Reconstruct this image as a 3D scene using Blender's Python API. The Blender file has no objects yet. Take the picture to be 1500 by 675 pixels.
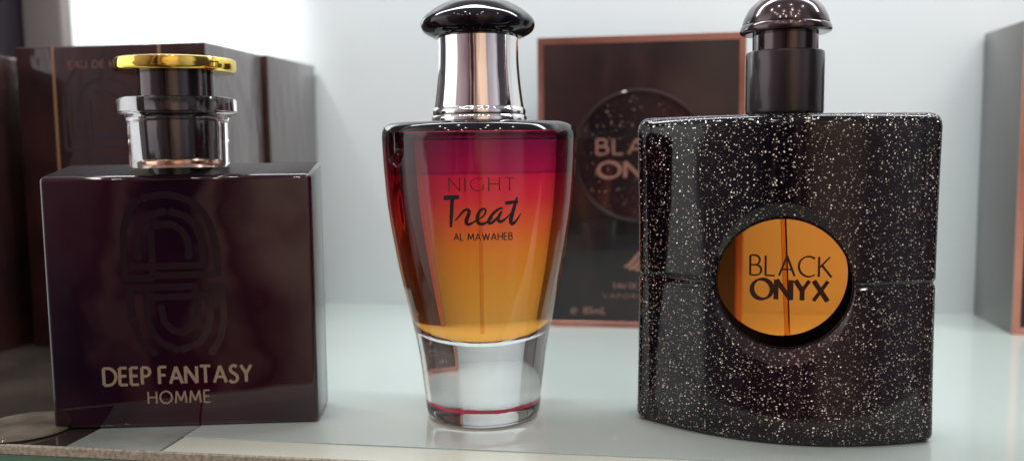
import bpy, bmesh, math, random
from mathutils import Vector, Matrix
R = math.radians
sc = bpy.context.scene
COL = sc.collection
S = 0.01                       # every length below is in centimetres

# ---------------------------------------------------------------- camera
cd = bpy.data.cameras.new('camera'); cam = bpy.data.objects.new('camera', cd); COL.objects.link(cam)
sc.camera = cam
cd.sensor_width = 36.0; cd.lens = 36.0 * 1274 / 1500
cd.clip_start = 0.01; cd.clip_end = 50
yaw, pitch, roll = R(9.1), R(5.47), R(-0.68)
fwd = Vector((-math.sin(yaw) * math.cos(pitch), math.cos(yaw) * math.cos(pitch), -math.sin(pitch)))
rt = Vector((math.cos(yaw), math.sin(yaw), 0)); up = rt.cross(fwd)
rr = rt * math.cos(roll) + up * math.sin(roll); uu = -rt * math.sin(roll) + up * math.cos(roll)
m3 = Matrix((rr, uu, -fwd)).transposed()
cam.matrix_world = Matrix.Translation(Vector((0, 0, 9.0)) * S) @ m3.to_4x4()
cd.dof.use_dof = True; cd.dof.focus_distance = 0.265; cd.dof.aperture_fstop = 9.0

# ---------------------------------------------------------------- world: dim shop interior
W = bpy.data.worlds.new('World'); sc.world = W; W.use_nodes = True
nt = W.node_tree; bg = nt.nodes['Background']
# invented shop surroundings by compass direction: bright and dark bands placed for the reflections
def wn(kind, **kw):
    n = nt.nodes.new(kind)
    for k, v in kw.items(): setattr(n, k, v)
    return n
tc = wn('ShaderNodeTexCoord'); sx = wn('ShaderNodeSeparateXYZ'); nt.links.new(tc.outputs['Generated'], sx.inputs['Vector'])
neg = wn('ShaderNodeMath', operation='MULTIPLY'); neg.inputs[1].default_value = -1; nt.links.new(sx.outputs['Y'], neg.inputs[0])
at = wn('ShaderNodeMath', operation='ARCTAN2'); nt.links.new(sx.outputs['X'], at.inputs[0]); nt.links.new(neg.outputs[0], at.inputs[1])
nz = wn('ShaderNodeTexNoise'); nz.inputs['Scale'].default_value = 4.0; nz.inputs['Detail'].default_value = 4
nt.links.new(tc.outputs['Generated'], nz.inputs['Vector'])
wob = wn('ShaderNodeMapRange'); wob.inputs['To Min'].default_value = -.24; wob.inputs['To Max'].default_value = .24; nt.links.new(nz.outputs['Fac'], wob.inputs['Value'])
ad = wn('ShaderNodeMath', operation='ADD'); nt.links.new(at.outputs[0], ad.inputs[0]); nt.links.new(wob.outputs['Result'], ad.inputs[1])
mr = wn('ShaderNodeMapRange'); mr.inputs['From Min'].default_value = -math.pi; mr.inputs['From Max'].default_value = math.pi; nt.links.new(ad.outputs[0], mr.inputs['Value'])
rp = wn('ShaderNodeValToRGB'); el = rp.color_ramp.elements
STOPS = [(-180, (.4, .4, .4)), (-125, (.45, .42, .48)), (-120, (.3, .27, .3)), (-112, (1.6, 1.55, 1.57)), (-56, (1.6, 1.55, 1.55)), (-50, (.40, .32, .35)),
         (-32, (.30, .22, .24)), (-20, (.12, .08, .09)), (-16, (.03, .02, .025)), (-12, (.36, .20, .17)), (-9, (.03, .02, .025)), (-3, (.03, .015, .02)), (1, (.45, .27, .21)), (4, (.05, .03, .03)), (8, (.30, .19, .15)),
         (16, (.85, .60, .44)), (30, (.75, .54, .42)), (36, (.30, .24, .27)), (50, (.45, .42, .46)), (60, (.55, .52, .56)), (68, (.05, .04, .05)), (94, (.05, .05, .06)), (102, (.6, .6, .62)), (130, (.45, .44, .46)), (180, (.4, .4, .4))]
for i, (d, c) in enumerate(STOPS):
    p = (d + 180) / 360
    if i < 2: k = el[0] if i == 0 else el.new(p)
    elif i == len(STOPS) - 1: k = el[len(el) - 1]
    else: k = el.new(p)
    k.position = p; k.color = (*c, 1)
# dimmer towards the floor, paler overhead
ev = wn('ShaderNodeMapRange'); ev.inputs['From Min'].default_value = -.6; ev.inputs['From Max'].default_value = .25; ev.inputs['To Min'].default_value = .25; ev.inputs['To Max'].default_value = 1.0
nt.links.new(sx.outputs['Z'], ev.inputs['Value'])
hi = wn('ShaderNodeMapRange'); hi.inputs['From Min'].default_value = .35; hi.inputs['From Max'].default_value = .8; nt.links.new(sx.outputs['Z'], hi.inputs['Value'])
m1 = wn('ShaderNodeMix', data_type='RGBA'); nt.links.new(hi.outputs['Result'], m1.inputs[0]); nt.links.new(rp.outputs['Color'], m1.inputs[6]); m1.inputs[7].default_value = (.28, .27, .28, 1)
m2 = wn('ShaderNodeMix', data_type='RGBA', blend_type='MULTIPLY'); m2.inputs[0].default_value = 1; nt.links.new(m1.outputs[2], m2.inputs[6]); nt.links.new(ev.outputs['Result'], m2.inputs[7])
nt.links.new(mr.outputs['Result'], rp.inputs['Fac'])
nt.links.new(m2.outputs[2], bg.inputs['Color']); bg.inputs['Strength'].default_value = 1.0

# ---------------------------------------------------------------- lamps of the shop and of the display
def lamp(name, loc, to, power, sx, sy=None, color=(1, 1, 1), shape='RECTANGLE'):
    d = bpy.data.lights.new(name, 'AREA'); d.shape = shape; d.size = sx * S
    if sy: d.size_y = sy * S
    d.energy = power; d.color = color
    o = bpy.data.objects.new(name, d); COL.objects.link(o)
    o.location = Vector(loc) * S
    o.rotation_euler = (Vector(to) - Vector(loc)).to_track_quat('-Z', 'Y').to_euler()
    return o
lamp('display_strip_lamp', (2, 37, 40), (2, 37, 0), 2.2, 84, 4, (0.96, 0.98, 1.0))
sp = lamp('display_spot_lamp', (-26.5, 41, 27), (-27.5, 48.3, 19.5), 0.25, 3, None, (1.0, 0.99, 0.96), 'DISK'); sp.data.spread = R(75)
for i, X in enumerate((-95, -35, 30, 95)):
    for j, Y in enumerate((-20, -75, -130, -190)):
        lamp('ceiling_spot_lamp', (X + 9 * math.sin(5 * i + 3 * j), Y + 9 * math.sin(3 * i + 7 * j), 175), (X * .2, 30, 0), 0.85, 5, None, (1.0, 0.93, 0.84), 'DISK')

sc.view_settings.view_transform = 'Standard'; sc.view_settings.look = 'None'
sc.view_settings.exposure = 0.28; sc.view_settings.gamma = 1.0
sc.render.engine = 'CYCLES'
cy = sc.cycles
cy.use_denoising = True; cy.max_bounces = 16; cy.transmission_bounces = 14; cy.glossy_bounces = 8
cy.caustics_reflective = False; cy.caustics_refractive = True
cy.sample_clamp_indirect = 4.0; cy.blur_glossy = 0.4

# ---------------------------------------------------------------- materials
def mat(name, color=(.5, .5, .5), rough=.5, metal=0.0, coat=0.0, ior=1.5, trans=0.0, coat_rough=.03, spec=.5):
    m = bpy.data.materials.new(name); m.use_nodes = True
    p = m.node_tree.nodes['Principled BSDF']
    p.inputs['Base Color'].default_value = (*color, 1); p.inputs['Roughness'].default_value = rough
    p.inputs['Metallic'].default_value = metal; p.inputs['IOR'].default_value = ior
    p.inputs['Coat Weight'].default_value = coat; p.inputs['Coat Roughness'].default_value = coat_rough
    p.inputs['Transmission Weight'].default_value = trans; p.inputs['Specular IOR Level'].default_value = spec
    return m
def N(m, kind, **kw):
    n = m.node_tree.nodes.new(kind)
    for k, v in kw.items():
        if k in n.inputs.keys(): n.inputs[k].default_value = v
        else: setattr(n, k, v)
    return n
def L(m, a, b): m.node_tree.links.new(a, b)
def P(m): return m.node_tree.nodes['Principled BSDF']
def coords(m, scale=(1, 1, 1)):
    t = N(m, 'ShaderNodeTexCoord'); q = N(m, 'ShaderNodeMapping'); q.inputs['Scale'].default_value = scale
    L(m, t.outputs['Object'], q.inputs['Vector']); return q.outputs['Vector']
def mottle(m, c1, c2, scale, stretch=(1, 1, 1), detail=4, lo=.35, hi=.65):
    n = N(m, 'ShaderNodeTexNoise'); n.inputs['Scale'].default_value = scale; n.inputs['Detail'].default_value = detail
    L(m, coords(m, stretch), n.inputs['Vector'])
    r = N(m, 'ShaderNodeValToRGB'); e = r.color_ramp.elements
    e[0].position = lo; e[0].color = (*c1, 1); e[1].position = hi; e[1].color = (*c2, 1)
    L(m, n.outputs['Fac'], r.inputs['Fac']); L(m, r.outputs['Color'], P(m).inputs['Base Color'])
def bump(m, scale, strength, dist=.001, stretch=(1, 1, 1), detail=3, distortion=0.0, sock='Normal'):
    n = N(m, 'ShaderNodeTexNoise'); n.inputs['Scale'].default_value = scale; n.inputs['Detail'].default_value = detail
    n.inputs['Distortion'].default_value = distortion
    L(m, coords(m, stretch), n.inputs['Vector'])
    b = N(m, 'ShaderNodeBump'); b.inputs['Strength'].default_value = strength; b.inputs['Distance'].default_value = dist
    L(m, n.outputs['Fac'], b.inputs['Height']); L(m, b.outputs['Normal'], P(m).inputs[sock])
    if sock == 'Normal': L(m, b.outputs['Normal'], P(m).inputs['Coat Normal'])
def smudge(m, lo, hi, scale=30):
    n = N(m, 'ShaderNodeTexNoise'); n.inputs['Scale'].default_value = scale; n.inputs['Detail'].default_value = 5
    L(m, coords(m), n.inputs['Vector'])
    r = N(m, 'ShaderNodeMapRange'); r.inputs['From Min'].default_value = .35; r.inputs['From Max'].default_value = .7
    r.inputs['To Min'].default_value = lo; r.inputs['To Max'].default_value = hi
    L(m, n.outputs['Fac'], r.inputs['Value']); L(m, r.outputs['Result'], P(m).inputs['Roughness'])

M = {}
M['wall'] = mat('white_acrylic_panel', (.66, .71, .75), .35, coat=.25, coat_rough=.12); mottle(M['wall'], (.62, .69, .72), (.66, .715, .735), 6)
M['shelf'] = mat('mint_glass_top', (.56, .65, .62), .30, coat=1.0, coat_rough=.025); mottle(M['shelf'], (.53, .625, .59), (.60, .68, .65), 7, detail=2, lo=.25, hi=.75)
M['cream'] = mat('cream_strip', (.74, .74, .64), .25, coat=.5); mottle(M['cream'], (.70, .75, .66), (.77, .79, .69), 20, (.2, 1, 1))
M['sand'] = mat('sandy_edge_tape', (.36, .32, .25), .8); mottle(M['sand'], (.24, .21, .16), (.48, .43, .35), 700, detail=6)
M['green'] = mat('green_glass_edge', (.10, .22, .14), .25, coat=.4); mottle(M['green'], (.07, .17, .10), (.15, .27, .18), 60, (.4, 1, 1))
M['darkreflection'] = mat('dark_shelf_reflection', (.035, .029, .024), .12, coat=.5, coat_rough=.02); mottle(M['darkreflection'], (.025, .02, .018), (.06, .05, .04), 22); smudge(M['darkreflection'], .08, .3, 20)
M['greyreflection'] = mat('grey_shelf_reflection', (.34, .36, .33), .2, coat=1.0, coat_rough=.02); mottle(M['greyreflection'], (.32, .36, .335), (.47, .52, .485), 30, (1, 2.5, 1))
M['side'] = mat('dark_side_panel', (.012, .009, .014), .35, coat=.3)
M['shade_strip'] = mat('taupe_shadow_band', (.09, .075, .075), .6); mottle(M['shade_strip'], (.08, .066, .067), (.11, .095, .093), 30, (1, 1, .2))
M['tan'] = mat('tan_reflection', (.32, .25, .17), .6, coat=.1); mottle(M['tan'], (.04, .03, .02), (.15, .12, .085), 70)

M['boxdark'] = mat('dark_maroon_card', (.018, .009, .011), .28, ior=1.3, coat=.8, coat_rough=.05); mottle(M['boxdark'], (.017, .008, .009), (.042, .014, .014), 40); bump(M['boxdark'], 55, .25, .002, (1, 1, .35), 3, 1.5)
M['boxside'] = mat('cellophaned_maroon_card', (.05, .042, .045), .34, ior=1.9, coat=1.0, coat_rough=.12); mottle(M['boxside'], (.042, .028, .030), (.088, .066, .066), 45, (1, 1, .3)); bump(M['boxside'], 70, .5, .002, (1, 1, .3), 3, 2.0)
M['boxtop'] = mat('greyish_box_top', (.16, .16, .15), .35, coat=.6)
M['blackcard'] = mat('black_glossy_card', (.010, .007, .008), .3, ior=1.3, coat=.5, coat_rough=.05); mottle(M['blackcard'], (.007, .005, .006), (.026, .010, .010), 30); bump(M['blackcard'], 40, .12, .001, (1, 1, .3))
M['sheencard'] = mat('wall_sheen_card', (.075, .068, .062), .32, ior=1.5, coat=.7, coat_rough=.1); mottle(M['sheencard'], (.062, .056, .052), (.09, .082, .075), 18, (1, 1, .4))  # grey base carries part of the wall's reflection on a dark side
M['copper'] = mat('copper_foil', (.72, .36, .28), .32, .9); mottle(M['copper'], (.40, .17, .13), (.60, .31, .25), 60, (.4, 1, .4))
M['coppertext'] = mat('copper_print', (.40, .21, .165), .4, .6)
M['gold_line'] = mat('gold_foil_line', (.62, .42, .24), .35, .8)
M['goldtext'] = mat('champagne_print', (.36, .28, .205), .45, .35)
M['gold'] = mat('polished_gold', (1.0, .76, .16), .09, 1.0)
M['chrome'] = mat('chrome', (.90, .88, .87), .05, 1.0)
M['blackplastic'] = mat('black_gloss_plastic', (.008, .005, .008), .05, ior=1.45)
M['sleeve'] = mat('black_lacquer_inside', (.006, .003, .004), .6, spec=0.0)
M['gunmetal'] = mat('gunmetal', (.085, .062, .066), .15, .9, coat=.4)
M['collarblack'] = mat('black_brushed_collar', (.05, .042, .046), .27, .7, coat=.3); bump(M['collarblack'], 900, .08, .0003, (1, 1, .01))
M['darkstem'] = mat('dark_metal_stem', (.085, .075, .08), .12, .9)
M['innercopper'] = mat('rose_gold_band', (.85, .56, .40), .16, 1.0)
M['clear'] = mat('clear_acrylic', (.97, .95, .97), .015, trans=1.0, ior=1.46)
M['glass'] = mat('clear_bottle_glass', (.985, .98, .985), .0, trans=1.0, ior=1.5)
M['inkblack'] = mat('black_ink', (.018, .012, .012), .4)
M['inkbrown'] = mat('dark_brown_ink', (.035, .012, .006), .3, coat=.4)
M['emblem'] = mat('maroon_emblem_print', (.015, .0065, .012), .2, coat=1.0)
M['redreflection'] = mat('crimson_reflection', (.92, .01, .09), .4)
M['tube'] = mat('amber_dip_tube', (.85, .50, .22), .05, trans=1.0, ior=1.12)
M['tubedark'] = mat('dip_tube_amber', (.90, .72, .50), .05, trans=1.0, ior=1.03)

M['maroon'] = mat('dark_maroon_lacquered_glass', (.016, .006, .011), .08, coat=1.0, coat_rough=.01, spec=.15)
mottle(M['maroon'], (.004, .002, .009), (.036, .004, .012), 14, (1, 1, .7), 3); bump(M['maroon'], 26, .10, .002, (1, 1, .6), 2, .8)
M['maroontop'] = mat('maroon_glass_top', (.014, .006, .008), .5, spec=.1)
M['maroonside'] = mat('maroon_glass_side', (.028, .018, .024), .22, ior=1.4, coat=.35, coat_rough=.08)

# amber-to-crimson liquid, coloured by height (the bottle is dyed in a gradient)
m = M['liquid'] = mat('gradient_liquid', (1, .5, .1), .04, trans=1.0, ior=.92)
sep = N(m, 'ShaderNodeSeparateXYZ'); t = N(m, 'ShaderNodeTexCoord'); L(m, t.outputs['Object'], sep.inputs['Vector'])
mr = N(m, 'ShaderNodeMapRange'); mr.inputs['From Min'].default_value = 2.0 * S; mr.inputs['From Max'].default_value = 9.6 * S
L(m, sep.outputs['Z'], mr.inputs['Value'])
r = N(m, 'ShaderNodeValToRGB'); e = r.color_ramp.elements
def stop(p, c):
    k = e.new(p); k.color = (*c, 1)
e[0].position = 0.0; e[0].color = (1.0, .50, .13, 1); e[1].position = 1.0; e[1].color = (.14, .008, .05, 1)
for z, c in ((3.2, (1.0, .44, .085)), (4.6, (1.0, .38, .045)), (5.8, (1.0, .27, .035)), (6.6, (.96, .14, .04)), (7.4, (.88, .04, .055)), (8.18, (.74, .015, .06)), (8.22, (.36, .006, .055)), (8.30, (.50, .010, .07)), (9.0, (.32, .008, .055))):
    stop((z - 2.0) / 7.6, c)
L(m, mr.outputs['Result'], r.inputs['Fac']); L(m, r.outputs['Color'], P(m).inputs['Base Color'])
M['orange'] = mat('orange_liquid_face', (1.0, .33, .05), .0, trans=1.0, ior=1.36)

# black glass strewn with silver flakes
def glitter(name, base, density, scale=1350, coat=0.0, flake=(.96, .87, .76)):
    m = mat(name, base, .06, coat=coat, coat_rough=.03, ior=1.42)
    v = N(m, 'ShaderNodeTexVoronoi'); v.inputs['Scale'].default_value = scale; v.inputs['Randomness'].default_value = 1
    dn = N(m, 'ShaderNodeTexNoise'); dn.inputs['Scale'].default_value = 2600; L(m, coords(m), dn.inputs['Vector'])
    dv = N(m, 'ShaderNodeVectorMath', operation='MULTIPLY_ADD'); dv.inputs[1].default_value = (.0007,) * 3; L(m, dn.outputs['Color'], dv.inputs[0]); L(m, coords(m), dv.inputs[2])
    L(m, dv.outputs[0], v.inputs['Vector'])
    sp = N(m, 'ShaderNodeSeparateColor'); L(m, v.outputs['Color'], sp.inputs['Color'])
    rad = N(m, 'ShaderNodeMapRange'); rad.inputs['To Min'].default_value = .17; rad.inputs['To Max'].default_value = .36
    L(m, sp.outputs['Green'], rad.inputs['Value'])
    lt = N(m, 'ShaderNodeMath', operation='LESS_THAN'); L(m, v.outputs['Distance'], lt.inputs[0]); L(m, rad.outputs['Result'], lt.inputs[1])
    n = N(m, 'ShaderNodeTexNoise'); n.inputs['Scale'].default_value = 55; n.inputs['Detail'].default_value = 3; L(m, coords(m), n.inputs['Vector'])
    thr = N(m, 'ShaderNodeMapRange'); thr.inputs['From Min'].default_value = .3; thr.inputs['From Max'].default_value = .7
    thr.inputs['To Min'].default_value = 1 - density * .7; thr.inputs['To Max'].default_value = 1 - density * 1.25
    L(m, n.outputs['Fac'], thr.inputs['Value'])
    gt = N(m, 'ShaderNodeMath', operation='GREATER_THAN'); L(m, sp.outputs['Red'], gt.inputs[0]); L(m, thr.outputs['Result'], gt.inputs[1])
    mk = N(m, 'ShaderNodeMath', operation='MULTIPLY'); L(m, lt.outputs[0], mk.inputs[0]); L(m, gt.outputs[0], mk.inputs[1])
    bl = N(m, 'ShaderNodeMapRange'); bl.inputs['To Min'].default_value = .06; bl.inputs['To Max'].default_value = 1.0; L(m, sp.outputs['Blue'], bl.inputs['Value'])
    fc = N(m, 'ShaderNodeMix', data_type='RGBA', blend_type='MULTIPLY'); fc.inputs[0].default_value = 1.0
    fc.inputs[6].default_value = (*flake, 1); L(m, bl.outputs['Result'], fc.inputs[7])
    n2 = N(m, 'ShaderNodeTexNoise'); n2.inputs['Scale'].default_value = 18; L(m, coords(m, (1.6, 1, .4)), n2.inputs['Vector'])
    rb = N(m, 'ShaderNodeValToRGB'); ee = rb.color_ramp.elements
    ee[0].position = .4; ee[0].color = (base[0] * .6, base[1] * .6, base[2] * .9, 1); ee[1].position = .68; ee[1].color = (base[0] * 3.2, base[1] * 1.4, base[2] * 1.6, 1)
    L(m, n2.outputs['Fac'], rb.inputs['Fac'])
    mx = N(m, 'ShaderNodeMix', data_type='RGBA'); L(m, mk.outputs[0], mx.inputs[0]); L(m, rb.outputs['Color'], mx.inputs[6]); L(m, fc.outputs[2], mx.inputs[7])
    L(m, mx.outputs[2], P(m).inputs['Base Color'])
    mm = N(m, 'ShaderNodeMath', operation='MULTIPLY'); mm.inputs[1].default_value = .6; L(m, mk.outputs[0], mm.inputs[0]); L(m, mm.outputs[0], P(m).inputs['Metallic'])
    ro = N(m, 'ShaderNodeMapRange'); ro.inputs['To Min'].default_value = .06; ro.inputs['To Max'].default_value = .42; L(m, mk.outputs[0], ro.inputs['Value']); L(m, ro.outputs['Result'], P(m).inputs['Roughness'])
    # each flake lies at its own tilt, so some flash and some stay dull
    ge = N(m, 'ShaderNodeNewGeometry'); c5 = N(m, 'ShaderNodeVectorMath', operation='SUBTRACT'); L(m, v.outputs['Color'], c5.inputs[0]); c5.inputs[1].default_value = (.5, .5, .5)
    ti = N(m, 'ShaderNodeVectorMath', operation='SCALE'); L(m, c5.outputs[0], ti.inputs[0]); ti.inputs['Scale'].default_value = 1.3
    tm = N(m, 'ShaderNodeVectorMath', operation='SCALE'); L(m, ti.outputs[0], tm.inputs[0]); L(m, mk.outputs[0], tm.inputs['Scale'])
    an = N(m, 'ShaderNodeVectorMath', operation='ADD'); L(m, ge.outputs['Normal'], an.inputs[0]); L(m, tm.outputs[0], an.inputs[1])
    no = N(m, 'ShaderNodeVectorMath', operation='NORMALIZE'); L(m, an.outputs[0], no.inputs[0]); L(m, no.outputs[0], P(m).inputs['Normal'])
    return m
M['glitter'] = glitter('black_glitter_glass', (.004, .0032, .0058), .95)
M['glitter_rim'] = glitter('dense_glitter_rim', (.012, .010, .011), 2.6, 1050)
M['glitter_card'] = glitter('copper_glitter_card', (.020, .012, .010), .35, 1000, .3, (.16, .10, .07))

# ---------------------------------------------------------------- mesh helpers
def link(name, verts, faces, m, parent=None, sharp=32, smooth=True, fix=True):
    me = bpy.data.meshes.new(name)
    me.from_pydata([tuple(c * S for c in v) for v in verts], [], faces)
    if fix:
        b = bmesh.new(); b.from_mesh(me); bmesh.ops.remove_doubles(b, verts=b.verts, dist=1e-7)
        bmesh.ops.recalc_face_normals(b, faces=b.faces); b.to_mesh(me); b.free()
    me.materials.append(m)
    if smooth:
        me.shade_smooth(); me.set_sharp_from_angle(angle=R(sharp))
    o = bpy.data.objects.new(name, me); COL.objects.link(o)
    if parent is not None: o.parent = parent
    return o
def thing(name, label, cat, loc=(0, 0, 0), rz=0, group=None):
    o = bpy.data.objects.new(name, None); COL.objects.link(o); o.empty_display_size = .02
    o.location = Vector(loc) * S; o.rotation_euler = (0, 0, R(rz))
    o['label'] = label; o['category'] = cat
    if group: o['group'] = group
    return o
def box(x0, x1, y0, y1, z0, z1, bev=0.0, seg=3):
    b = bmesh.new(); bmesh.ops.create_cube(b, size=1)
    for v in b.verts:
        v.co = Vector((x0 + (v.co.x + .5) * (x1 - x0), y0 + (v.co.y + .5) * (y1 - y0), z0 + (v.co.z + .5) * (z1 - z0)))
    if bev: bmesh.ops.bevel(b, geom=list(b.edges), offset=bev, segments=seg, profile=.5, affect='EDGES')
    b.verts.ensure_lookup_table()
    V = [tuple(v.co) for v in b.verts]; Fs = [tuple(v.index for v in f.verts) for f in b.faces]; b.free()
    return V, Fs
def spline(pts, n=8):
    out = []; k = len(pts)
    for i in range(k - 1):
        p0, p1, p2, p3 = pts[max(i - 1, 0)], pts[i], pts[i + 1], pts[min(i + 2, k - 1)]
        for j in range(n):
            t = j / n
            out.append(tuple(.5 * (2 * b + (c - a) * t + (2 * a - 5 * b + 4 * c - d) * t * t + (3 * b - a - 3 * c + d) * t ** 3) for a, b, c, d in zip(p0, p1, p2, p3)))
    out.append(tuple(pts[-1])); return out
def lathe(prof, n=128, cx=0, cy=0, axis='z', cz=0):
    V, Fs = [], []; k = len(prof)
    for i in range(n):
        a = 2 * math.pi * i / n
        for r_, z in prof:
            r_ = max(r_, 1e-5)
            if axis == 'z': V.append((cx + r_ * math.cos(a), cy + r_ * math.sin(a), z))
            else: V.append((cx + r_ * math.cos(a), z, cz + r_ * math.sin(a)))
    for i in range(n):
        j = (i + 1) % n
        for q in range(k - 1):
            Fs.append((i * k + q, j * k + q, j * k + q + 1, i * k + q + 1))
    return V, Fs
def arc(cx, cy, rx, ry, a0, a1, n=14):
    return [(cx + rx * math.cos(R(a0 + (a1 - a0) * i / n)), cy + ry * math.sin(R(a0 + (a1 - a0) * i / n))) for i in range(n + 1)]

# ---------------------------------------------------------------- lettering drawn as strokes
GL = {
 'A': (.76, [[(0, 0), (.38, 1)], [(.38, 1), (.76, 0)], [(.15, .33), (.61, .33)]]),
 'B': (.56, [[(0, 0), (0, 1)], [(0, 1), (.24, 1)] + arc(.24, .76, .23, .24, 90, -90) + [(0, .52)], [(0, .52), (.28, .52)] + arc(.28, .26, .27, .26, 90, -90) + [(0, 0)]]),
 'C': (.76, [arc(.47, .5, .47, .5, 52, 308, 26)]),
 'D': (.78, [[(0, 0), (0, 1)], [(0, 1), (.26, 1)] + arc(.26, .5, .5, .5, 90, -90, 22) + [(0, 0)]]),
 'E': (.48, [[(0, 0), (0, 1)], [(0, 1), (.46, 1)], [(0, .52), (.42, .52)], [(0, 0), (.48, 0)]]),
 'F': (.46, [[(0, 0), (0, 1)], [(0, 1), (.46, 1)], [(0, .52), (.40, .52)]]),
 'G': (.82, [arc(.47, .5, .47, .5, 52, 312, 26), [(.80, .10), (.80, .45)]]),
 'H': (.68, [[(0, 0), (0, 1)], [(.68, 0), (.68, 1)], [(0, .52), (.68, .52)]]),
 'I': (.02, [[(0, 0), (0, 1)]]),
 'K': (.58, [[(0, 0), (0, 1)], [(.52, 1), (.02, .45)], [(.14, .58), (.60, 0)]]),
 'L': (.46, [[(0, 0), (0, 1)], [(0, 0), (.46, 0)]]),
 'M': (.88, [[(0, 0), (.10, 1)], [(.10, 1), (.44, .18)], [(.44, .18), (.78, 1)], [(.78, 1), (.88, 0)]]),
 'N': (.70, [[(0, 0), (0, 1)], [(0, 1), (.70, 0)], [(.70, 0), (.70, 1)]]),
 'O': (.96, [arc(.48, .5, .48, .5, 90, 450, 40)]),
 'P': (.50, [[(0, 0), (0, 1)], [(0, 1), (.22, 1)] + arc(.22, .74, .27, .26, 90, -90) + [(0, .48)]]),
 'R': (.54, [[(0, 0), (0, 1)], [(0, 1), (.22, 1)] + arc(.22, .74, .26, .26, 90, -90) + [(0, .48)], [(.20, .48), (.54, 0)]]),
 'S': (.50, [spline([(.45, .88), (.33, .985), (.17, .965), (.06, .82), (.10, .64), (.25, .53), (.42, .41), (.49, .22), (.40, .05), (.22, -.01), (.08, .03), (.0, .13)], 5)]),
 'T': (.66, [[(0, 1), (.66, 1)], [(.33, 0), (.33, 1)]]),
 'U': (.66, [[(0, 1), (0, .32)] + arc(.33, .32, .33, .33, 180, 360) + [(.66, 1)]]),
 'V': (.72, [[(0, 1), (.36, 0)], [(.36, 0), (.72, 1)]]),
 'W': (1.1, [[(0, 1), (.28, 0)], [(.28, 0), (.55, .95)], [(.55, .95), (.82, 0)], [(.82, 0), (1.1, 1)]]),
 'X': (.66, [[(0, 1), (.66, 0)], [(.66, 1), (0, 0)]]),
 'Y': (.66, [[(0, 1), (.33, .48)], [(.66, 1), (.33, .48)], [(.33, .50), (.33, 0)]]),
}
def strip(pts, width, fn, off, V, Fs, sub=.06):
    """a ribbon along pts (2-D); width(direction, t) full width; fn maps (u, v, offset) into space"""
    q = [pts[0]]
    for a, b in zip(pts[:-1], pts[1:]):
        l = math.hypot(b[0] - a[0], b[1] - a[1]); k = max(1, int(l / sub))
        for i in range(1, k + 1): q.append((a[0] + (b[0] - a[0]) * i / k, a[1] + (b[1] - a[1]) * i / k))
    base = len(V); n = len(q)
    for i, p in enumerate(q):
        a, b = q[max(i - 1, 0)], q[min(i + 1, n - 1)]
        dx, dy = b[0] - a[0], b[1] - a[1]; l = math.hypot(dx, dy) or 1e-9; dx, dy = dx / l, dy / l
        w = width(math.atan2(dy, dx), i / max(n - 1, 1)) / 2
        V.append(fn(p[0] - dy * w, p[1] + dx * w, off)); V.append(fn(p[0] + dy * w, p[1] - dx * w, off))
    for i in range(n - 1):
        Fs.append((base + 2 * i, base + 2 * i + 1, base + 2 * i + 3, base + 2 * i + 2))
def text_strokes(text, h, thick, thin, fn, u0, v0, width=None, gap=.20, space=.42, nib=24, serif=0, slant=0, xs=1.0, center=False):
    """cap height h; text spans from u0 (or is centred on it) along v0; width squeezes it to fit"""
    tot = 0; pos = []
    for ch in text:
        pos.append(tot)
        tot += (space if ch == ' ' else GL[ch][0] + gap)
    tot -= gap
    k = h * xs if width is None else width / tot
    st = u0 - (tot * k / 2 if center else 0)
    V, Fs = [], []; c = 0
    wf = lambda a, t: (thin + (thick - thin) * abs(math.sin(a - R(nib)))) * h
    for ch, p in zip(text, pos):
        if ch == ' ': continue
        for s in GL[ch][1]:
            pts = [(st + (p + x) * k, v0 + y * h) for x, y in s]
            strip(pts, wf, fn, .004 + .0016 * (c % 5), V, Fs, .06); c += 1
            if serif:
                for e_, f_ in ((pts[0], pts[1]), (pts[-1], pts[-2])):
                    if abs(e_[0] - f_[0]) < .5 * abs(e_[1] - f_[1]):
                        strip([(e_[0] - serif * h, e_[1]), (e_[0] + serif * h, e_[1])], lambda a, t: thin * h * .8, fn, .004 + .0016 * (c % 5), V, Fs, .05); c += 1
    return V, Fs
def font_text(text, h, place, spacing=1.0):
    """built-in typeface, turned to a mesh; place maps (u, v, off) into space"""
    c = bpy.data.curves.new('lettering', 'FONT'); c.body = text; c.size = h; c.align_x = 'LEFT'; c.space_character = spacing
    o = bpy.data.objects.new('lettering', c); COL.objects.link(o)
    dg = bpy.context.evaluated_depsgraph_get(); me = bpy.data.meshes.new_from_object(o.evaluated_get(dg))
    V = [place(v.co.x, v.co.y, .005) for v in me.vertices]; Fs = [tuple(p.vertices) for p in me.polygons]
    bpy.data.objects.remove(o); bpy.data.curves.remove(c); bpy.data.meshes.remove(me)
    return V, Fs
def merge(*ms):
    V, Fs = [], []
    for v, f in ms:
        b = len(V); V += v; Fs += [tuple(i + b for i in q) for q in f]
    return V, Fs

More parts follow.
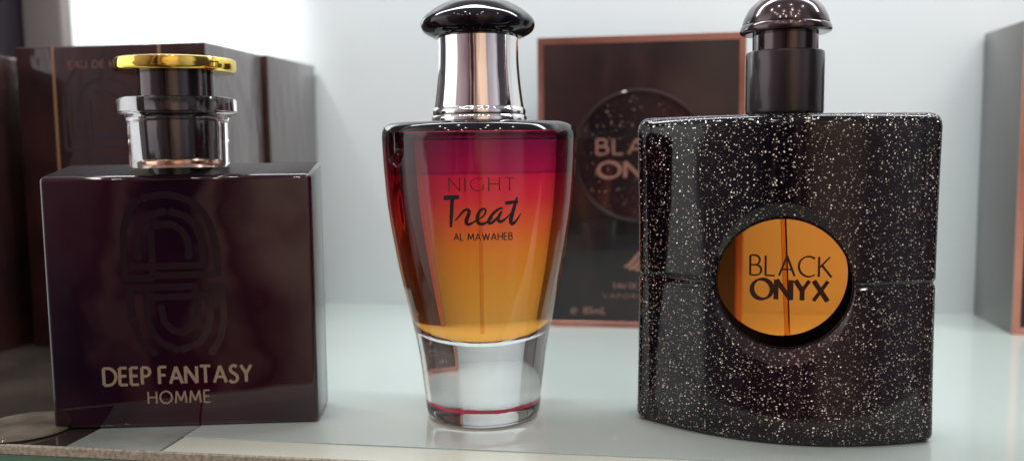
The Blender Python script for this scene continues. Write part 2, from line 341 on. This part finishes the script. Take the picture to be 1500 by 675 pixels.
# ================================================================ the setting
WALL = 48.3
def setting(name, label, cat, V, Fs, m, parent=None, bev=False):
    o = link(name, V, Fs, m, parent, smooth=False)
    if parent is None: o['kind'] = 'structure'; o['label'] = label; o['category'] = cat
    return o
setting('back_wall', 'pale bluish white panel closing the display behind the boxes', 'wall', *box(-37, 48, WALL, WALL + .6, -.5, 46), M['wall'])
shelf = setting('shelf', 'pale mint glass shelf carrying the bottles and boxes', 'shelf', *merge(box(-14.6, 48, 24.85, 26.5, -.6, 0), box(-19.3, 48, 26.503, WALL - .02, -.6, 0)), M['shelf'])
setting('front_strip', '', '', *box(-14.6, 48, 23.6, 24.80, -.62, -.03), M['cream'], shelf)
setting('dark_reflection_panel', '', '', *merge(box(-40, -17.8, 23.6, 26.48, -.6, -.004), box(-40, -19.36, 26.5, WALL - .02, -.6, -.004)), M['darkreflection'], shelf)  # dark sheet added for the reflections in the shelf glass
setting('grey_reflection_panel', '', '', box(-17.78, -14.68, 23.6, 26.48, -.6, -.008)[0], box(-17.78, -14.68, 23.6, 26.48, -.6, -.008)[1], M['greyreflection'], shelf)  # paler sheet added for blurred reflections under the glass
setting('edge_tape', '', '', *merge(box(-40, 48, 23.42, 23.59, -.30, -.01, .03, 2)), M['sand'], shelf)
setting('glass_edge', '', '', *box(-40, 48, 23.46, 23.585, -1.6, -.31), M['green'], shelf)
setting('side_panel', 'dark purplish panel closing the display at far left', 'panel', *box(-38.2, -37.02, 30, WALL, -.5, 46), M['side'])
setting('shadow_band', 'taupe strip added for the shadow band on the white panel at far left', 'shade_strip', *box(-37, -34.2, WALL - .9, WALL - .02, 0, 46, .25, 4), M['shade_strip'])  # the wall's shadow band, built as a taupe solid

# ================================================================ perfume boxes
def frontmap(yf): return lambda u, v, o: (u, yf - o, v)
EMB = [[(140, 30), (195, 18), (250, 22), (310, 45), (352, 85), (380, 140), (392, 195)], [(112, 42), (75, 90), (57, 150), (55, 220), (55, 335), (150, 335)],
       [(108, 250), (106, 190), (120, 140), (150, 102), (205, 82)], [(240, 84), (290, 100), (325, 140), (346, 200), (348, 287), (85, 290)],
       [(158, 165), (160, 325), (400, 322), (398, 225)], [(185, 132), (230, 130), (270, 152), (292, 195), (294, 250)],
       [(70, 470), (72, 370), (315, 368), (316, 480), (300, 525), (262, 548), (220, 535), (192, 505), (183, 450)],
       [(390, 405), (130, 408), (130, 490), (145, 545), (180, 585), (232, 610)], [(355, 372), (415, 368), (416, 500), (402, 570), (368, 622)],
       [(260, 610), (320, 588), (355, 540), (366, 490), (365, 430)], [(80, 510), (98, 570), (150, 622)]]
def emblem(fn, cx, cz, k, w):
    V, Fs = [], []
    for i, s in enumerate(EMB):
        pts = [(cx + (a - 235) * k, cz - (b - 320) * k) for a, b in s]
        if i in (0, 1, 2, 5, 10): pts = spline(pts, 4) if i != 1 else pts
        strip(pts, lambda a, t: w, fn, .004 + .0016 * (i % 5), V, Fs, .1)
        for e_ in (pts[0], pts[-1]):
            b = len(V); n = 12
            V.extend(fn(e_[0] + .62 * w * math.cos(2 * math.pi * j / n), e_[1] + .62 * w * math.sin(2 * math.pi * j / n), .013) for j in range(n)); Fs.append(tuple(range(b, b + n)))
    return V, Fs

def carton(name, label, x0, x1, y0, y1, h, side_m, front_m, group=None):
    t = thing(name, label, 'perfume box', ((x0 + x1) / 2, (y0 + y1) / 2, 0), 0, group)
    w, d = (x1 - x0) / 2, (y1 - y0) / 2
    o = link('carton', *box(-w, w, -d, d, 0.003, h, .06, 2), side_m, t)
    me = o.data; me.materials.append(front_m); me.materials.append(M['boxtop'])
    for p in me.polygons:
        if p.normal.y < -.9: p.material_index = 1
        elif p.normal.z > .9: p.material_index = 2
    return t, w, d
GB = 'dark maroon cartons behind the square bottle'
t, w, d = carton('perfume_box', 'dark maroon carton with two gold lines behind the square maroon bottle', -28.47, -19.24, 36.0, 41.5, 13.74, M['boxside'], M['boxdark'], GB)
f = frontmap(-d)
for x in (-26.62, -21.43):
    link('gold_line', *box(x + 23.855 - .06, x + 23.855 + .06, -d - .012, -d + .004, .02, 13.70), M['gold_line'], t, smooth=False)
link('lettering', *text_strokes('EAU DE PARFUM', .30, .15, .12, f, -.05, 12.75, 3.9, .3, .6, center=True), M['coppertext'], t, smooth=False, fix=False)
link('emblem', *emblem(f, -.1, 9.3, .0125, .13), M['emblem'], t, smooth=False, fix=False)
carton('perfume_box', 'plain dark carton with grey side, farthest back at left against the white wall', -25.5, -19.04, 41.85, 48.1, 13.76, M['boxside'], M['boxdark'], GB)
carton('perfume_box', 'dark carton cut off by the left picture edge beside the gold lined carton', -36.2, -29.2, 33.0, 40.5, 13.4, M['boxdark'], M['boxdark'], GB)

# box with copper frame, middle
t, w, d = carton('perfume_box', 'black carton with copper frame and round glitter emblem between two bottles', -5.51, 4.43, 42.9, 47.0, 14.28, M['copper'], M['blackcard'])
f = frontmap(-d)
for q in ((-w + .0, w, 13.95, 14.275), (-w, w, .01, .30), (-w, -w + .30, .305, 13.945), (w - .30, w, .305, 13.945)):
    link('copper_frame', *box(q[0], q[1], -d - .02, -d + .01, q[2], q[3], .008, 1), M['copper'], t, smooth=False)
V, Fs = lathe([(0, -d - .015), (3.05, -d - .015), (3.08, -d + .01)], 96, 0, 0, 'y', 8.5)
link('glitter_disc', V, Fs, M['glitter_card'], t)
V, Fs = lathe([(3.05, -d + .01), (3.08, -d - .05), (3.15, -d - .075), (3.22, -d - .05), (3.25, -d + .01)], 96, 0, 0, 'y', 8.5)
link('embossed_ring', V, Fs, M['blackcard'], t)
f2 = frontmap(-d - .02)
link('lettering', *text_strokes('BLACK', .72, .17, .12, f2, 0, 8.60, 4.15, .26, center=True), M['coppertext'], t, smooth=False, fix=False)
link('lettering', *text_strokes('ONYX', .76, .25, .13, f2, 0, 7.45, 4.0, .22, center=True), M['coppertext'], t, smooth=False, fix=False)
# small house mark: a wavy mane over a row of dots
V, Fs = [], []
for i, s in enumerate(([(-.75, 3.05), (-.45, 3.2), (-.2, 3.5), (.05, 3.85)], [(.05, 3.85), (.3, 3.75), (.38, 3.45), (.25, 3.2)], [(-.55, 2.95), (-.25, 3.05), (-.02, 3.3), (.08, 3.6)], [(-.2, 2.9), (.1, 3.0), (.2, 3.3)], [(.1, 2.85), (.35, 3.0), (.55, 2.9)])):
    strip(spline(s, 6), lambda a, t: .08 + .12 * math.sin(math.pi * t), f, .004 + .0016 * i, V, Fs, .05)
link('house_mark', V, Fs, M['coppertext'], t, smooth=False, fix=False)
link('lettering', *text_strokes('EAU DE PARFUM', .24, .16, .12, f, 0, 2.0, 2.5, .3, .6, center=True), M['coppertext'], t, smooth=False, fix=False)
link('lettering', *text_strokes('VAPORISATEUR', .17, .15, .12, f, 0, 1.52, 3.6, .3, .6, center=True), M['coppertext'], t, smooth=False, fix=False)
link('lettering', *merge(font_text('\u212e', .62, lambda u, v, o: (u - 3.42, -d - o, v + .66)), font_text('85mL', .50, lambda u, v, o: (u - 2.78, -d - o, v + .68))), M['coppertext'], t, smooth=False, fix=False)

# box with copper edge, right
t, w, d = carton('perfume_box', 'tall dark carton with wall sheen greyed into its side and copper front edge at right picture edge', 16.72, 26.7, 43.2, 48.2, 14.45, M['sheencard'], M['blackcard'])
for q in ((-w, w, 14.13, 14.445), (-w, w, .01, .32), (-w, -w + .32, .325, 14.125), (w - .32, w, .325, 14.125)):
    link('copper_frame', *box(q[0] - .012, q[1], -d - .02, -d + .10, q[2], q[3], .008, 1), M['copper'], t, smooth=False)

# tan disc added for an oval reflection in the shelf at the lower left
t = thing('shelf_reflection', 'tan disc added for the oval reflection in the shelf below the square bottle', 'reflection_disc', (-20.3, 25.0, 0))
link('reflection_disc', *lathe([(0, 0.002), (1.5, 0.002), (1.56, .05), (1.5, .1), (1.2, .13), (0, .12)], 48), M['tan'], t)

# ================================================================ square maroon bottle
def bottle(label, loc, rz): return thing('perfume_bottle', label, 'perfume bottle', loc, rz, 'perfume bottles at the front of the shelf')
yawA = 12.6
n = Vector((-math.sin(R(yawA)), math.cos(R(yawA)), 0)); half = 1.15
c0 = Vector((-15.02, 25.81, 0)) + n * half
A = bottle('square dark maroon bottle with gold disc cap and maze emblem', (c0.x, c0.y, 0), yawA)
wA, hA = 4.27, 8.22
o = link('body', *box(-wA, wA, -half, half, .004, hA, .16, 4), M['maroon'], A, 40)
for v_ in o.data.vertices:
    if v_.co.z > 8 * S: v_.co.z += (v_.co.y / S + half) / (2 * half) * .36 * S
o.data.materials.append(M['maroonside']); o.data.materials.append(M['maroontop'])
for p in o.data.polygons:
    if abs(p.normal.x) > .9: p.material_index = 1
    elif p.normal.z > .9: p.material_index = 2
fA = frontmap(-half)
link('emblem', *emblem(fA, -.20, 5.05, 1 / 2.595 / 45.4, .225), M['emblem'], A, smooth=False, fix=False)
link('lettering', *text_strokes('DEEP FANTASY', .56, .185, .15, fA, -2.58, 1.45, 4.72, .22, .36), M['goldtext'], A, smooth=False, fix=False)
link('lettering', *text_strokes('HOMME', .40, .14, .12, fA, -1.20, .80, 1.98, .30), M['goldtext'], A, smooth=False, fix=False)
cx = -.17
cap = link('clear_collar', *lathe([(0, 8.46), (1.48, 8.46), (1.54, 8.48), (1.56, 8.55), (1.57, 9.9), (1.60, 10.08), (1.70, 10.16), (1.80, 10.18), (1.86, 10.24), (1.875, 10.3), (1.875, 10.62), (1.84, 10.70), (1.80, 10.72), (0, 10.72)], 128, cx), M['clear'], A, 35)
link('pump_stem', *lathe([(0, 8.78), (.78, 8.78), (.80, 8.84), (.86, 10.60), (.84, 10.68), (0, 10.68)], 96, cx), M['darkstem'], A, 35)
link('neck_band', *lathe([(0, 8.48), (.90, 8.48), (.92, 8.52), (.92, 8.72), (.89, 8.76), (0, 8.76)], 96, cx), M['innercopper'], A, 35)
link('cap_stem', *lathe([(0, 10.73), (1.20, 10.73), (1.20, 11.54), (0, 11.54)], 96, cx), M['darkstem'], A, 35)
link('gold_disc', *lathe([(0, 11.545), (1.82, 11.55), (1.88, 11.60), (1.90, 11.66), (1.90, 11.88), (1.88, 11.95), (1.82, 11.98), (0, 12.0)], 128, cx), M['gold'], A, 35)
link('neck_plate', *lathe([(0, hA), (1.0, hA), (1.0, hA + .225), (0, hA + .23)], 96, cx), M['blackplastic'], A, 35)

# ================================================================ amber and crimson tumbler bottle
B = bottle('tapering clear based bottle fading from crimson to amber, black mushroom cap', (-5.62, 28.5, 0), 0)
outer = spline([(1.70, .0), (1.86, .08), (1.93, .26), (1.96, .6), (2.01, 1.0), (2.13, 2.0), (2.24, 2.68), (2.44, 3.62), (2.70, 4.79), (2.905, 5.95), (3.07, 7.09), (3.165, 8.23), (3.205, 9.1), (3.205, 9.45), (3.13, 9.66), (2.95, 9.77), (2.6, 9.80)], 6)
link('glass_body', *lathe([(0, .05), (1.2, .05), (1.5, .01)] + outer + [(1.6, 9.81), (0, 9.81)], 160), M['glass'], B, 40)
inner = spline([(0, 2.62), (.6, 2.66), (1.2, 2.80), (1.65, 3.06), (1.98, 3.42), (2.22, 3.95), (2.49, 4.85), (2.70, 5.95), (2.87, 7.09), (2.96, 8.23), (2.99, 9.0), (2.96, 9.3), (2.8, 9.45)], 8)
link('liquid', *lathe(inner + [(1.3, 9.50), (0, 9.50)], 160), M['liquid'], B, 40)
link('shoulder_lacquer', *lathe(spline([(3.20, 9.50), (3.14, 9.665), (2.96, 9.785), (2.6, 9.815)], 5) + [(1.45, 9.822), (1.45, 9.83), (2.6, 9.825), (2.965, 9.797), (3.152, 9.672), (3.213, 9.50)], 128), M['blackplastic'], B, 40)
link('chrome_collar', *lathe([(0, 9.84), (1.52, 9.84), (1.575, 9.88), (1.575, 9.98), (1.55, 10.02), (1.52, 10.05), (1.54, 10.10), (1.54, 10.20), (1.50, 10.26)] + spline([(1.48, 10.29), (1.42, 10.72), (1.365, 11.2), (1.328, 11.7), (1.312, 12.2), (1.312, 12.56)], 6) + [(0, 12.56)], 128), M['chrome'], B, 35)
link('mushroom_cap', *lathe(spline([(0, 12.565), (1.28, 12.565), (1.55, 12.62), (1.78, 12.76), (1.875, 12.97), (1.83, 13.14), (1.66, 13.32), (1.28, 13.58), (.8, 13.78), (.35, 13.87), (0, 13.885)], 7), 128), M['blackplastic'], B, 60)
link('dip_tube', *lathe([(0, 2.9), (.05, 2.9), (.05, 9.3), (0, 9.3)], 24), M['tubedark'], B, 35)
V, Fs = [], []
face = math.atan2(-28.5, 5.62) + R(0.0)              # the printed side looks towards the shopper
nn = 96; random.seed(4)
ring = [(a := face + R(-78 + 156 * i / (nn - 1)), .56 + .012 * math.sin(7 * a) + .01 * random.random(), .05 + .025 * random.random()) for i in range(nn)]
for a, z, h in ring:
    V += [(1.78 * math.cos(a), 1.78 * math.sin(a), z - h), (1.80 * math.cos(a), 1.80 * math.sin(a), z + h)]
Fs = [(2 * i, 2 * i + 2, 2 * i + 3, 2 * i + 1) for i in range(nn - 1)]
link('red_reflection', V, Fs, M['redreflection'], B)  # internal reflection of the liquid's red, drawn as a coloured arc
prof = sorted(((z, r_) for r_, z in outer))
def rad(z):
    for (z0, r0), (z1, r1) in zip(prof[:-1], prof[1:]):
        if z0 <= z <= z1 and z1 > z0: return r0 + (r1 - r0) * (z - z0) / (z1 - z0)
    return prof[-1][1]
def wrap(u, v, o):
    q = rad(v); a = face + u / q
    return ((q + o) * math.cos(a), (q + o) * math.sin(a), v)
kB = 1 / 50.3                                          # cm per picture pixel on the printed face
def bz(px, py): return ((px - 699.5) * kB, 8.23 - (py - 250) * kB * .985)
def line(txt, xl, xr, yb, yt, **kw):
    u0, v0 = bz(xl, yb); u1, v1 = bz(xr, yt)
    return text_strokes(txt, v1 - v0, fn=wrap, u0=u0, v0=v0, width=u1 - u0, **kw)
link('lettering', *line('NIGHT', 652, 752, 276, 257, thick=.085, thin=.05, gap=.34, serif=.10), M['inkblack'], B, smooth=False, fix=False)
link('lettering', *line('AL MAWAHEB', 658, 748, 353, 342, thick=.17, thin=.14, gap=.26, space=.42), M['inkblack'], B, smooth=False, fix=False)
TREAT = [
 ([(64, 262), (110, 256), (186, 254)], [34, 36, 30]),
 ([(134, 262), (128, 330), (122, 410), (117, 488)], [32, 30, 28, 20]),
 ([(150, 438), (185, 400), (222, 358), (248, 350), (262, 366), (248, 408), (238, 444), (254, 464), (295, 446), (335, 418)], [8, 14, 20, 22, 26, 30, 30, 24, 15, 9]),
 ([(335, 422), (372, 396), (386, 358), (368, 344), (340, 364), (322, 410), (328, 450), (362, 462), (410, 438), (440, 415)], [9, 14, 16, 18, 24, 28, 28, 24, 15, 9]),
 ([(518, 342), (482, 350), (440, 385), (410, 430), (412, 456), (436, 450), (476, 412), (508, 366)], [12, 20, 24, 26, 26, 22, 18, 16]),
 ([(508, 366), (484, 408), (480, 436), (502, 446), (545, 418), (588, 372)], [18, 24, 26, 24, 14, 8]),
 ([(630, 262), (612, 320), (590, 390), (578, 440), (590, 466), (622, 444), (664, 384)], [14, 24, 32, 34, 28, 18, 6]),
 ([(534, 306), (585, 300), (640, 298)], [26, 28, 20])]
V, Fs = [], []
for i, (pts, ws) in enumerate(TREAT):
    q = spline([(a, b, c) for (a, b), c in zip(pts, ws)], 6)
    uv = [bz(630 + a / 5, 235 + b / 5) for a, b, _ in q]; wl = [c / 5 * kB for _, _, c in q]
    strip(uv, lambda a, t: wl[min(len(wl) - 1, int(round(t * (len(wl) - 1))))], wrap, .004 + .0016 * i, V, Fs, 10)
link('lettering', V, Fs, M['inkblack'], B, smooth=False, fix=False)

# ================================================================ black glitter bottle with round window
yawC = -8.5
Cc = bottle('black glitter bottle with round orange window and domed cap', (4.06, 28.3, 0), yawC)
ZW = 4.84
def section(z, ins):
    g = math.exp(-((z - ZW) / .09) ** 2)
    Wd = 4.47 - .06 * (1 - ((z - 5) / 5) ** 2) - .05 * g - ins
    T = 2.05 - .07 * g + .045 * math.exp(-((z - ZW + .15) / .06) ** 2) - ins; E_ = .72 - .06 * g - ins * .8
    rc = .28
    pts = []
    nx = 48
    for i in range(nx + 1):
        s = -1 + 2 * i / nx; x = (Wd - rc) * s
        pts.append((x, -(E_ + (T - E_) * (1 - s * s))))
    # rounded right end, back, rounded left end
    end = [(Wd - rc + rc * math.cos(R(a)), -(E_ - rc) + rc * math.sin(R(a))) for a in (-75, -55, -35, -15, 0)]
    endb = [(x, -y) for x, y in reversed(end)]
    back = [(-x, -y) for x, y in pts]
    left = [(-x, -y) for x, y in end]; leftb = [(-x, -y) for x, y in endb]
    return pts + end + endb + back + left + leftb
lv = [(.005, .34), (.02, .20), (.07, .09), (.16, .03), (.28, 0)] + [(.28 + (ZW - .6 - .28) * i / 8, 0) for i in range(1, 9)]
lv += [(ZW - .6 + 1.2 * i / 36, 0) for i in range(1, 37)] + [(ZW + .6 + (9.45 - ZW - .6) * i / 8, 0) for i in range(1, 9)]
lv += [(9.62, .03), (9.75, .09), (9.84, .2), (9.875, .34), (9.885, .6)]
rings = [section(z, ins) for z, ins in lv]; k = len(rings[0])
V = [(x, y, lv[i][0]) for i, rg in enumerate(rings) for x, y in rg]
Fs = [(i * k + j, i * k + (j + 1) % k, (i + 1) * k + (j + 1) % k, (i + 1) * k + j) for i in range(len(rings) - 1) for j in range(k)]
Fs += [tuple(range(k - 1, -1, -1)), tuple((len(rings) - 1) * k + j for j in range(k))]
body = link('body', V, Fs, M['glitter'], Cc, 50)
WX, WZ = .10, 4.86
V, Fs = lathe([(0, -4), (4.70, -4), (1.94, -1.64), (1.94, -1.5), (2.34, 2.3), (2.34, 4), (0, 4)], 96, WX, 0, 'y', WZ)
cut = link('cut', V, Fs, M['glitter'], Cc)
bo = body.modifiers.new('b', 'BOOLEAN'); bo.object = cut; bo.operation = 'DIFFERENCE'; bo.solver = 'EXACT'
bpy.context.view_layer.update()
me = bpy.data.meshes.new_from_object(body.evaluated_get(bpy.context.evaluated_depsgraph_get()))
body.modifiers.clear(); old = body.data; body.data = me; me.name = 'body'
me.materials.clear(); me.materials.append(M['glitter']); me.materials.append(M['glitter_rim'])
for p in me.polygons:
    c_ = p.center / S; q_ = math.hypot(c_.x - WX, c_.z - WZ)
    p.material_index = 1 if (1.93 < q_ < 2.5 and c_.y < -1.2 and abs(q_ - (1.94 + 1.17 * (-1.64 - c_.y))) < .04) else 0
me.shade_smooth(); me.set_sharp_from_angle(angle=R(38))
cm = cut.data; bpy.data.objects.remove(cut); bpy.data.meshes.remove(cm); bpy.data.meshes.remove(old)
link('window_rim', *lathe([(1.925, -1.5), (1.925, -1.66), (1.945, -1.685), (1.975, -1.69), (1.99, -1.66)], 128, WX, 0, 'y', WZ), M['blackplastic'], Cc, 40)
V, Fs = [], []
nn = 96
for i in range(nn):
    a = 2 * math.pi * i / nn; c_, s_ = math.cos(a), math.sin(a)
    V += [(WX + 1.922 * c_, -1.66, WZ + 1.922 * s_), (WX + 1.918 * c_, -1.58, WZ + 1.918 * s_), (WX - .12 + 2.07 * c_, 1.55, WZ - .01 + 2.07 * s_), (WX + 2.26 * c_, 1.60, WZ + 2.26 * s_)]
Fs = [(4 * i + q, 4 * ((i + 1) % nn) + q, 4 * ((i + 1) % nn) + q + 1, 4 * i + q + 1) for i in range(nn) for q in range(3)]
link('window_sleeve', V, Fs, M['sleeve'], Cc, 35)
def disc(r_, y, flip):
    v, f_ = [(WX, y, WZ)] + [(WX + r_ * math.cos(2 * math.pi * i / 96), y, WZ + r_ * math.sin(2 * math.pi * i / 96)) for i in range(96)], [(0, i + 1, (i + 1) % 96 + 1) for i in range(96)]
    return v, ([q[::-1] for q in f_] if flip else f_)
link('window_pane', *disc(1.921, -1.60, False), M['orange'], Cc, smooth=False, fix=False)
link('window_pane', *disc(2.25, 1.58, True), M['orange'], Cc, smooth=False, fix=False)
V, Fs = lathe([(.09, 2.6), (.09, 7.1)], 24, .16, .6); V = [(x - .05 * (z - ZW), y, z) for x, y, z in V]
link('dip_tube', V, Fs, M['tube'], Cc, 35)
fC = frontmap(-1.606)
link('lettering', *text_strokes('BLACK', .60, .115, .065, fC, -.86, 5.08, 2.30, .20), M['inkbrown'], Cc, smooth=False, fix=False)
link('lettering', *text_strokes('ONYX', .60, .25, .10, fC, -.80, 4.36, 2.16, .20), M['inkbrown'], Cc, smooth=False, fix=False)
cx = .03
link('collar', *lathe([(0, 9.87), (1.10, 9.87), (1.15, 9.92), (1.17, 10.0), (1.17, 11.72), (1.15, 11.80), (1.10, 11.83), (0, 11.83)], 128, cx), M['collarblack'], Cc, 35)
link('neck', *lathe([(0, 11.835), (.98, 11.835), (.98, 12.42), (0, 12.42)], 96, cx), M['gunmetal'], Cc, 35)
link('dome_cap', *lathe([(0, 12.36), (1.20, 12.36)] + spline([(1.25, 12.36), (1.35, 12.40), (1.37, 12.48), (1.345, 12.58), (1.31, 12.63)], 4) + [(1.295, 12.64), (1.30, 12.67)] + spline([(1.30, 12.68), (1.24, 12.88), (1.08, 13.16), (.82, 13.40), (.48, 13.56), (0, 13.62)], 6), 128, cx), M['gunmetal'], Cc, 35)
